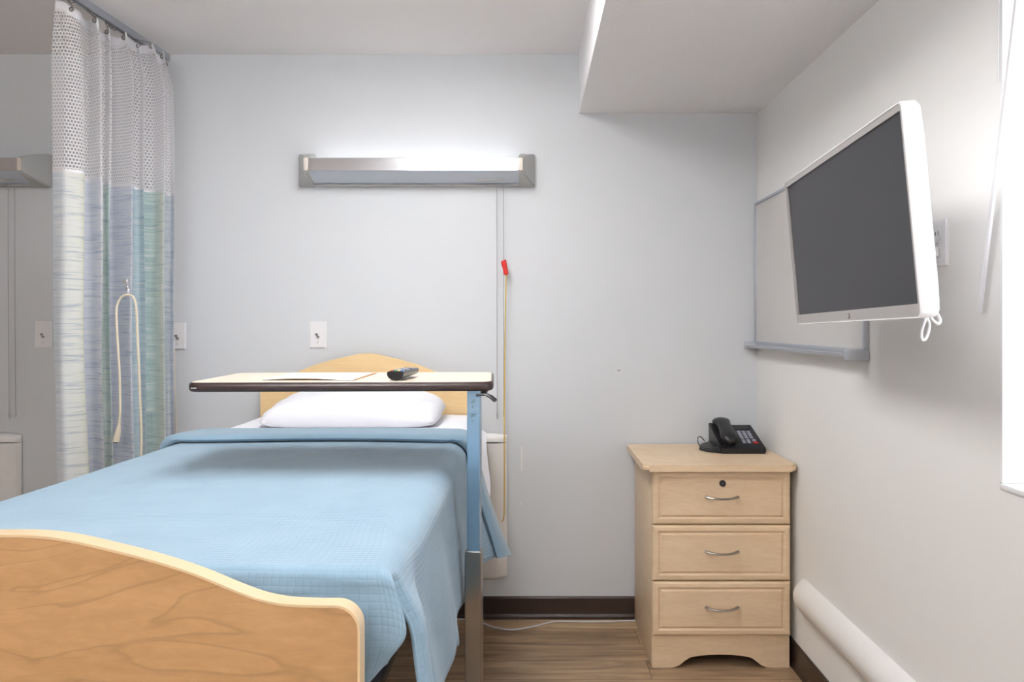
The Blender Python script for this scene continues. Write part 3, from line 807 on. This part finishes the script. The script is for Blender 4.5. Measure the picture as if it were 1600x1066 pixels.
# small grey green marks on the column
bm = B()
for (px, py, w, h_) in ((737.5, 629, 2.2, 3.5), (740.5, 627, 1.6, 6), (738.5, 636, 1.5, 4), (737.5, 650, 3.2, 5.5), (742, 649.5, 2.2, 5), (738, 658, 1.6, 3)):
    d = pcy-.0165; c_ = at(px, py, d); k = d/F/2
    prism(bm, [(c_.x-w*k, c_.z-h_*k), (c_.x+w*k*.6, c_.z-h_*k*.7), (c_.x+w*k, c_.z+h_*k), (c_.x-w*k*.5, c_.z+h_*k*.8)], 'y', d-.0004, d+.001)
obj('column_marks', bm, plain('grey green mark', (112, 140, 140), .5), ot, smooth=False)

# paper on the table
bm = B()
def papP(i, j, dz):
    x = -.682+.230*i/20; y = 1.972+.285*j/12
    curl = .0035*math.sin(PI*min(1, i/17))*(1-j/12)**2.2
    return Vector((x-.006*(j/12), y+.0*i, zt+.0022+dz+curl))
grid(bm, lambda i, j: papP(i, j, 0), 20, 12)
bl_ = thing('booklet', 'white paper booklet lying open side down on the overbed table', 'booklet', (-.567, 2.11, zt))
bl_['label'] = 'white paper booklet lying on the overbed table left of the remote'
o_ = obj('cover_sheet', bm, M['paper'], bl_); md = o_.modifiers.new('t', 'SOLIDIFY'); md.thickness = .0008
bm = B(); box(bm, -.684, -.446, 1.978, 2.262, zt+.0001, zt+.0014); obj('backing_card', bm, M['kraft'], bl_, smooth=False)
bm = B()
for sx in (-1, 1):
    tube(bm, smooth_path([(-.562, 1.996, zt+.0064), (-.562+sx*.008, 2.004, zt+.0062), (-.562+sx*.014, 2.013, zt+.0058), (-.562+sx*.009, 2.019, zt+.0056), (-.562+sx*.002, 2.014, zt+.0058)], 4),   .0007, 5)
obj('printed_mark', bm, M['ink'], o_)

# remote control
rm = thing('remote_control', 'black television remote with coloured buttons on the overbed table', 'remote control', (-.332, 2.04, zt))
rm.rotation_euler = (0, 0, -.10)
bm = B(); R_ = []
for k in range(13):
    y = -.085+.17*k/12; tap = 1-.12*(k/12)
    hgt = .0235-.004*(k/12)
    z0_ = .0008+.004*(k/12)
    ring = []
    for a in range(13):
        an = PI+PI*a/12; ring.append((.0215*tap*math.cos(an), y, z0_+(hgt-.006)*(1+math.sin(an)*1.0)))
    ring += [(.0205*tap, y, z0_+hgt-.002), (.016*tap, y, z0_+hgt), (-.016*tap, y, z0_+hgt), (-.0205*tap, y, z0_+hgt-.002)]
    R_.append([bm.verts.new(p) for p in ring])
n = len(R_[0])
for a, b in zip(R_, R_[1:]):
    for i in range(n): bm.faces.new((a[i], a[(i+1) % n], b[(i+1) % n], b[i]))
bm.faces.new(R_[0]); bm.faces.new(R_[-1])
body = obj('body', bm, M['black_gloss'], rm, local=True, angle=50)
def rb(x, y, w, d, mat):
    k = (y+.085)/.17; z = .0008+.0235
    bm = B(); box(bm, x-w/2, x+w/2, y-d/2, y+d/2, z-.001, z+.0022, .0008, 1); obj('button', bm, mat, body, local=True)
for i, c in enumerate(('red_key', 'green_key', 'yellow_key', 'blue_key')): rb(-.0135+i*.009, -.066, .0065, .006, M[c])
for r in range(7):
    for c in range(3): rb(-.011+c*.011, -.048+r*.017, .0075, .009, M['grey_key'] if (r+c) % 3 else M['black_plastic'])

# ------------------------------------------------------------------ privacy curtain
tk = thing('curtain_track', 'grey metal curtain track fixed to the ceiling above the privacy curtain', 'curtain track', (-1.58, 2.6, ZC))
bm = B()
trp = [(-1.572, WY-.002), (-1.59, 3.05), (-1.605, 2.80), (-1.62, 2.5), (-1.63, 2.0), (-1.63, 0.2)]
def strip(bm, path, dx0, dx1, za, zb):
    A = [[bm.verts.new((x+d, y, z)) for d, z in ((dx0, za), (dx1, za), (dx1, zb), (dx0, zb))] for x, y in path]
    for a, b in zip(A, A[1:]):
        for i in range(4): bm.faces.new((a[i], a[(i+1) % 4], b[(i+1) % 4], b[i]))
    bm.faces.new(A[0]); bm.faces.new(A[-1][::-1])
strip(bm, trp, -.013, -.010, ZC-.026, ZC); strip(bm, trp, .010, .013, ZC-.026, ZC); strip(bm, trp, -.010, .010, ZC-.003, ZC)
strip(bm, trp, -.010, -.004, ZC-.026, ZC-.023); strip(bm, trp, .004, .010, ZC-.026, ZC-.023)
obj('channel', bm, M['alu'], tk)
obj('end_stop', box(B(), -1.590, -1.555, WY-.012, WY-.0005, ZC-.032, ZC-.001, .002), M['cap_grey'], tk)

ctl = [(82, 2.665), (104, 2.66), (131, 2.71), (129, 2.80), (140, 2.83), (160, 2.80), (157, 2.88), (164, 2.92), (173, 2.90), (171, 2.955), (188, 2.95), (207, 2.915), (206, 2.98),
       (216, 3.02), (226, 3.00), (225, 3.06), (240, 3.08), (257, 3.04), (257, 3.11), (264, 3.16), (272, 3.14), (268, 3.20), (262, 3.27)]
base_pts = [Vector(((px-CX)*d/F, d, 0)) for px, d in ctl]
cp = smooth_path(base_pts, 7); NP = len(cp)-1
cl = [0]
for a, b in zip(cp, cp[1:]): cl.append(cl[-1]+(b-a).length)
LT = cl[-1]
def stop(i): return cl[min(i*7, NP)]/LT
def cur_z(k, z0, z1): return z0+(z1-z0)*k
def curt(i, z, amp=1.0):
    p = cp[i]
    low = sst(1.3, .5, z)
    tx = sst(2.2, 2.4, z)
    x = p.x+.02*low*(1-i/NP)+.006*noise.noise(Vector((i*.15, z*1.5, 0)))
    y = p.y+.012*noise.noise(Vector((i*.12, z*1.1, 9)))
    # pull towards the track line near the header
    xt = -1.572-(WY-y)*.055
    x = x+(xt-x)*.30*tx
    return Vector((x, min(y, WY-.02), z))
cu = thing('privacy_curtain', 'pastel striped privacy curtain with white mesh top hanging from the ceiling track', 'curtain', (-1.57, 2.95, .25))
ZT, ZM = 2.385, 1.803
def scal(i): return .007*abs(math.sin(i*.225+.4))
def htop(i): return ZT+.004-.020*math.sin(i/NP*PI*5.5)**2-.006*(i/NP)
bm = B(); nz_ = 70
grid(bm, lambda i, j: curt(i, .24+(ZM-.24)*j/nz_), NP, nz_, lambda i, j: (cl[i], .24+(ZM-.24)*j/nz_))
# fabric material with coloured vertical stripes along the cloth and fine horizontal slubs
t = NT('pastel striped curtain cloth')
uv = t.coords(kind='UV'); sp = t.node('ShaderNodeSeparateXYZ'); t.link(uv, sp.inputs[0])
fu = t.math('DIVIDE', sp.outputs[0], LT)
ST = [(0, (180, 196, 214)), (stop(1)*.7, (196, 208, 220)), (stop(1), (222, 228, 224)), (stop(2)*.93, (224, 228, 204)), (stop(2)+.01, (216, 220, 186)),
      (stop(3), (176, 188, 214)), (stop(4), (196, 203, 224)), (stop(5)*.99, (222, 221, 232)), (stop(6), (176, 206, 202)), (stop(8), (206, 226, 216)),
      (stop(9), (172, 180, 204)), (stop(10), (186, 193, 216)), (stop(11), (206, 209, 228)), (stop(12), (134, 172, 196)), (stop(13), (150, 188, 204)), (stop(14), (184, 208, 214)),
      (stop(15), (104, 156, 156)), (stop(15)+.018, (128, 174, 168)), (stop(16)+.006, (186, 212, 196)), (stop(17)-.022, (208, 220, 202)), (stop(17)-.012, (228, 222, 190)), (stop(17), (196, 212, 206)),
      (stop(18), (172, 198, 208)), (stop(20), (200, 202, 218)), (1, (198, 198, 212))]
# split in two ramps (a ramp holds at most 32 stops)
col = t.ramp(fu, [(p, lin(tuple(255-(255-v)*.52 for v in c))) for p, c in ST])
cb2 = t.node('ShaderNodeCombineXYZ'); t.link(t.math('MULTIPLY', sp.outputs[0], 5), cb2.inputs[0]); t.link(t.math('MULTIPLY', sp.outputs[1], 210), cb2.inputs[1])
sl1 = t.noise(cb2.outputs[0], 1, 4, .7)
cb3 = t.node('ShaderNodeCombineXYZ'); t.link(t.math('MULTIPLY', sp.outputs[0], 8), cb3.inputs[0]); t.link(t.math('MULTIPLY', sp.outputs[1], 60), cb3.inputs[1])
sl2 = t.noise(cb3.outputs[0], 1, 2, .5)
slub = t.math('ADD', t.math('MULTIPLY', sl1, .7), t.math('MULTIPLY', sl2, .3))
col = t.mix(t.ramp(slub, [(.40, (.62, .62, .62, 1)), (.47, (0, 0, 0, 1))]), col, lin((166, 180, 198)))
col = t.mix(t.ramp(slub, [(.50, (0, 0, 0, 1)), (.62, (.85, .85, .85, 1))]), col, lin((240, 240, 240)))
t.link(col, t.b.inputs['Base Color']); t.set(rough=.7, spec=.3)
t.bump(sl1, .25, .001)
tl = t.node('ShaderNodeBsdfTranslucent'); t.link(col, tl.inputs['Color']); ms = t.node('ShaderNodeMixShader'); ms.inputs[0].default_value = .35
t.link(t.b.outputs[0], ms.inputs[1]); t.link(tl.outputs[0], ms.inputs[2]); t.link(ms.outputs[0], t.out.inputs['Surface'])
M['curtain'] = t.m
obj('fabric_panel', bm, M['curtain'], cu, angle=80)
t = NT('white open mesh')
uv = t.coords(kind='UV')
bk_ = t.node('ShaderNodeTexBrick'); bk_.offset = .5; bk_.inputs['Scale'].default_value = 1
bk_.inputs['Brick Width'].default_value = .0115; bk_.inputs['Row Height'].default_value = .0120; bk_.inputs['Mortar Size'].default_value = .0022
bk_.inputs['Mortar Smooth'].default_value = .15
t.link(uv, bk_.inputs['Vector'])
t.link(t.ramp(t.noise(uv, 60), [(.3, lin((246, 244, 248))), (.7, lin((252, 250, 253)))]), t.b.inputs['Base Color']); t.set(rough=.8)
tl = t.node('ShaderNodeBsdfTranslucent'); tl.inputs['Color'].default_value = (.9, .9, .92, 1); m2 = t.node('ShaderNodeMixShader'); m2.inputs[0].default_value = .42
t.link(t.b.outputs[0], m2.inputs[1]); t.link(tl.outputs[0], m2.inputs[2])
tp = t.node('ShaderNodeBsdfTransparent'); ms = t.node('ShaderNodeMixShader')
t.link(bk_.outputs['Fac'], ms.inputs[0]); t.link(tp.outputs[0], ms.inputs[1]); t.link(m2.outputs[0], ms.inputs[2]); t.link(ms.outputs[0], t.out.inputs['Surface'])
M['mesh'] = t.m
bm = B(); nz2 = 30
def zmesh(i, j): return ZM+.001+(htop(i)-.034-ZM)*j/nz2
grid(bm, lambda i, j: curt(i, zmesh(i, j)), NP, nz2, lambda i, j: (cl[i], zmesh(i, j)))
obj('mesh_panel', bm, M['mesh'], cu, angle=80)
bm = B(); grid(bm, lambda i, j: curt(i, (htop(i)-.036)+.036*j/3), NP, 3)
hd = obj('header_band', bm, M['header'], cu, angle=80); md = hd.modifiers.new('t', 'SOLIDIFY'); md.thickness = .0022
bm = B(); grid(bm, lambda i, j: curt(i, ZM-.006+.010*j)+Vector((.0, -.0016, 0)), NP, 1)
obj('seam_band', bm, M['header'], cu, angle=80)
for i in (10, 32, 52, 74, 95, 116, 134, 150):
    if i > NP: continue
    p = curt(i, htop(i)-.012); 
    gm = B(); g0 = p+Vector((.003, -.004, 0)); tube(gm, [g0+Vector((.007*math.cos(a), -.001, .007*math.sin(a))) for a in [2*PI*k/14 for k in range(15)]], .0022, 6, caps=False)
    gr_ = obj('grommet', gm, M['nickel'], cu)
    xt = -1.572-(WY-p.y)*.055
    obj('hook', tube(B(), smooth_path([(p.x+.004, p.y-.006, p.z-.004), (p.x+.008, p.y-.008, p.z+.010), (xt, p.y, ZC-.035), (xt, p.y, ZC-.024)], 4), .0016, 6), M['nickel'], gr_)
    obj('chain', tube(B(), [(xt, p.y+.004, ZC-.03), (xt+.003, p.y+.03, ZC-.045), (xt, p.y+.06, ZC-.03)], .0014, 5), M['nickel'], gr_)

# call cord clipped to the curtain
DQ = 2.845
cc = thing('call_cord', 'cream nurse call cord looped over a metal clip on the privacy curtain', 'cord', tuple(at(203, 461, DQ)))
pts = [at(x, y, DQ) for x, y in ((186, 664), (187.5, 640), (187, 590), (184, 540), (182, 500), (183, 478), (190, 464), (201, 461), (209, 466), (213, 484), (215, 530), (218, 600), (221, 680), (223, 730))]
pts += [Vector((-1.42, 2.95, .60)), Vector((-1.40, 3.1, .45)), Vector((-1.40, 3.3, .40)), Vector((-1.40, WY-.012, .42))]
obj('cord', tube(B(), smooth_path(pts, 5), .0046, 8), M['cream_cord'], cc)
a_, b_, c_ = at(186, 664, DQ), at(184.5, 674, DQ), at(181, 690, DQ)
cn = obj('call_button', tube(B(), [a_, b_, c_], [.0055, .010, .0125], 12), M['cream_cord'], cc)
obj('button_tip', tube(B(), [c_, c_+(c_-b_)*.12], [.0095, .0085], 10), M['dark_metal'], cn)
ck = thing('cord_clip', 'small silver spring clip holding the call cord on the curtain', 'clip', tuple(at(201, 450, DQ)))
bm = B(); p = at(199.5, 440, DQ+.012); box(bm, p.x-.014, p.x+.004, p.y-.012, p.y+.004, p.z-.008, p.z+.008, .002); p = at(200, 449, DQ+.012); box(bm, p.x-.006, p.x+.006, p.y-.012, p.y+.002, p.z-.009, p.z+.007, .002)
obj('jaw', bm, M['chrome'], ck)
p = at(200.5, 458, DQ); obj('strap', box(B(), p.x-.003, p.x+.003, p.y-.003, p.y+.004, p.z-.006, p.z+.016, .001), M['white_plastic'], ck)

# ------------------------------------------------------------------ lights
def ceiling_light(x, y, label, w=.6, l=1.2):
    t_ = thing('ceiling_light', label, 'ceiling light', (x, y, ZC), 'ceiling lights behind the camera')
    bm = B()
    for a in ((x-w/2, x+w/2, y-l/2, y-l/2+.02), (x-w/2, x+w/2, y+l/2-.02, y+l/2), (x-w/2, x-w/2+.02, y-l/2+.02, y+l/2-.02), (x+w/2-.02, x+w/2, y-l/2+.02, y+l/2-.02)):
        box(bm, *a, ZC-.035, ZC-.0005)
    obj('frame', bm, M['frame_white'], t_)
    obj('diffuser', box(B(), x-w/2+.02, x+w/2-.02, y-l/2+.02, y+l/2-.02, ZC-.05, ZC-.001), M['light_panel'], t_, smooth=False)
ceiling_light(-.42, 1.95, 'flat lit ceiling panel above the middle of the bed')
t_ = thing('fill_light', 'added fill light with a glowing top and underside, unseen behind the camera', 'fill light', (-.8, -.7, ZC))  # unseen fixture added to fill the room and ceiling with light
obj('body', box(B(), -1.4, -.2, -.82, -.58, ZC-.40, ZC-.37, .004), M['frame_white'], t_)
obj('upper_fill_panel', box(B(), -1.38, -.22, -.80, -.60, ZC-.3699, ZC-.355), M['light_up'], t_, smooth=False)
obj('lower_fill_panel', box(B(), -1.38, -.22, -.80, -.60, ZC-.415, ZC-.4001), M['light_down'], t_, smooth=False)
for x in (-1.2, -.4): obj('suspension_wire', tube(B(), [(x, -.7, ZC-.37), (x, -.7, ZC)], .0015, 6), M['nickel'], t_)

w = bpy.data.worlds.new('sky'); bpy.context.scene.world = w; w.use_nodes = True
bg = w.node_tree.nodes['Background']
bg.inputs['Color'].default_value = (.93, .96, 1, 1); bg.inputs['Strength'].default_value = 3.0
# daylight portal in the window opening
ld = bpy.data.lights.new('window_portal', 'AREA'); ld.shape = 'RECTANGLE'; ld.size = wy1-wy0-.1; ld.size_y = wz1-wz0-.1
ld.cycles.is_portal = True
lo = bpy.data.objects.new('window_portal', ld); C.objects.link(lo); lo.location = (xf+.06, (wy0+wy1)/2, (wz0+wz1)/2)
lo.rotation_euler = Matrix(((0, 0, 1), (1, 0, 0), (0, 1, 0))).to_euler()   # -Z of the light looks to -X

cam = bpy.data.cameras.new('camera'); co = bpy.data.objects.new('camera', cam); C.objects.link(co)
co.location = (0, 0, CH); co.rotation_euler = (PI/2, 0, 0)
cam.sensor_width = 36; cam.lens = F/1600*36; cam.shift_x = -28/1600; cam.shift_y = -25/1600
cam.clip_start = .05
sc = bpy.context.scene; sc.camera = co
sc.view_settings.view_transform = 'Standard'; sc.view_settings.look = 'None'; sc.view_settings.exposure = .30; sc.view_settings.gamma = 1
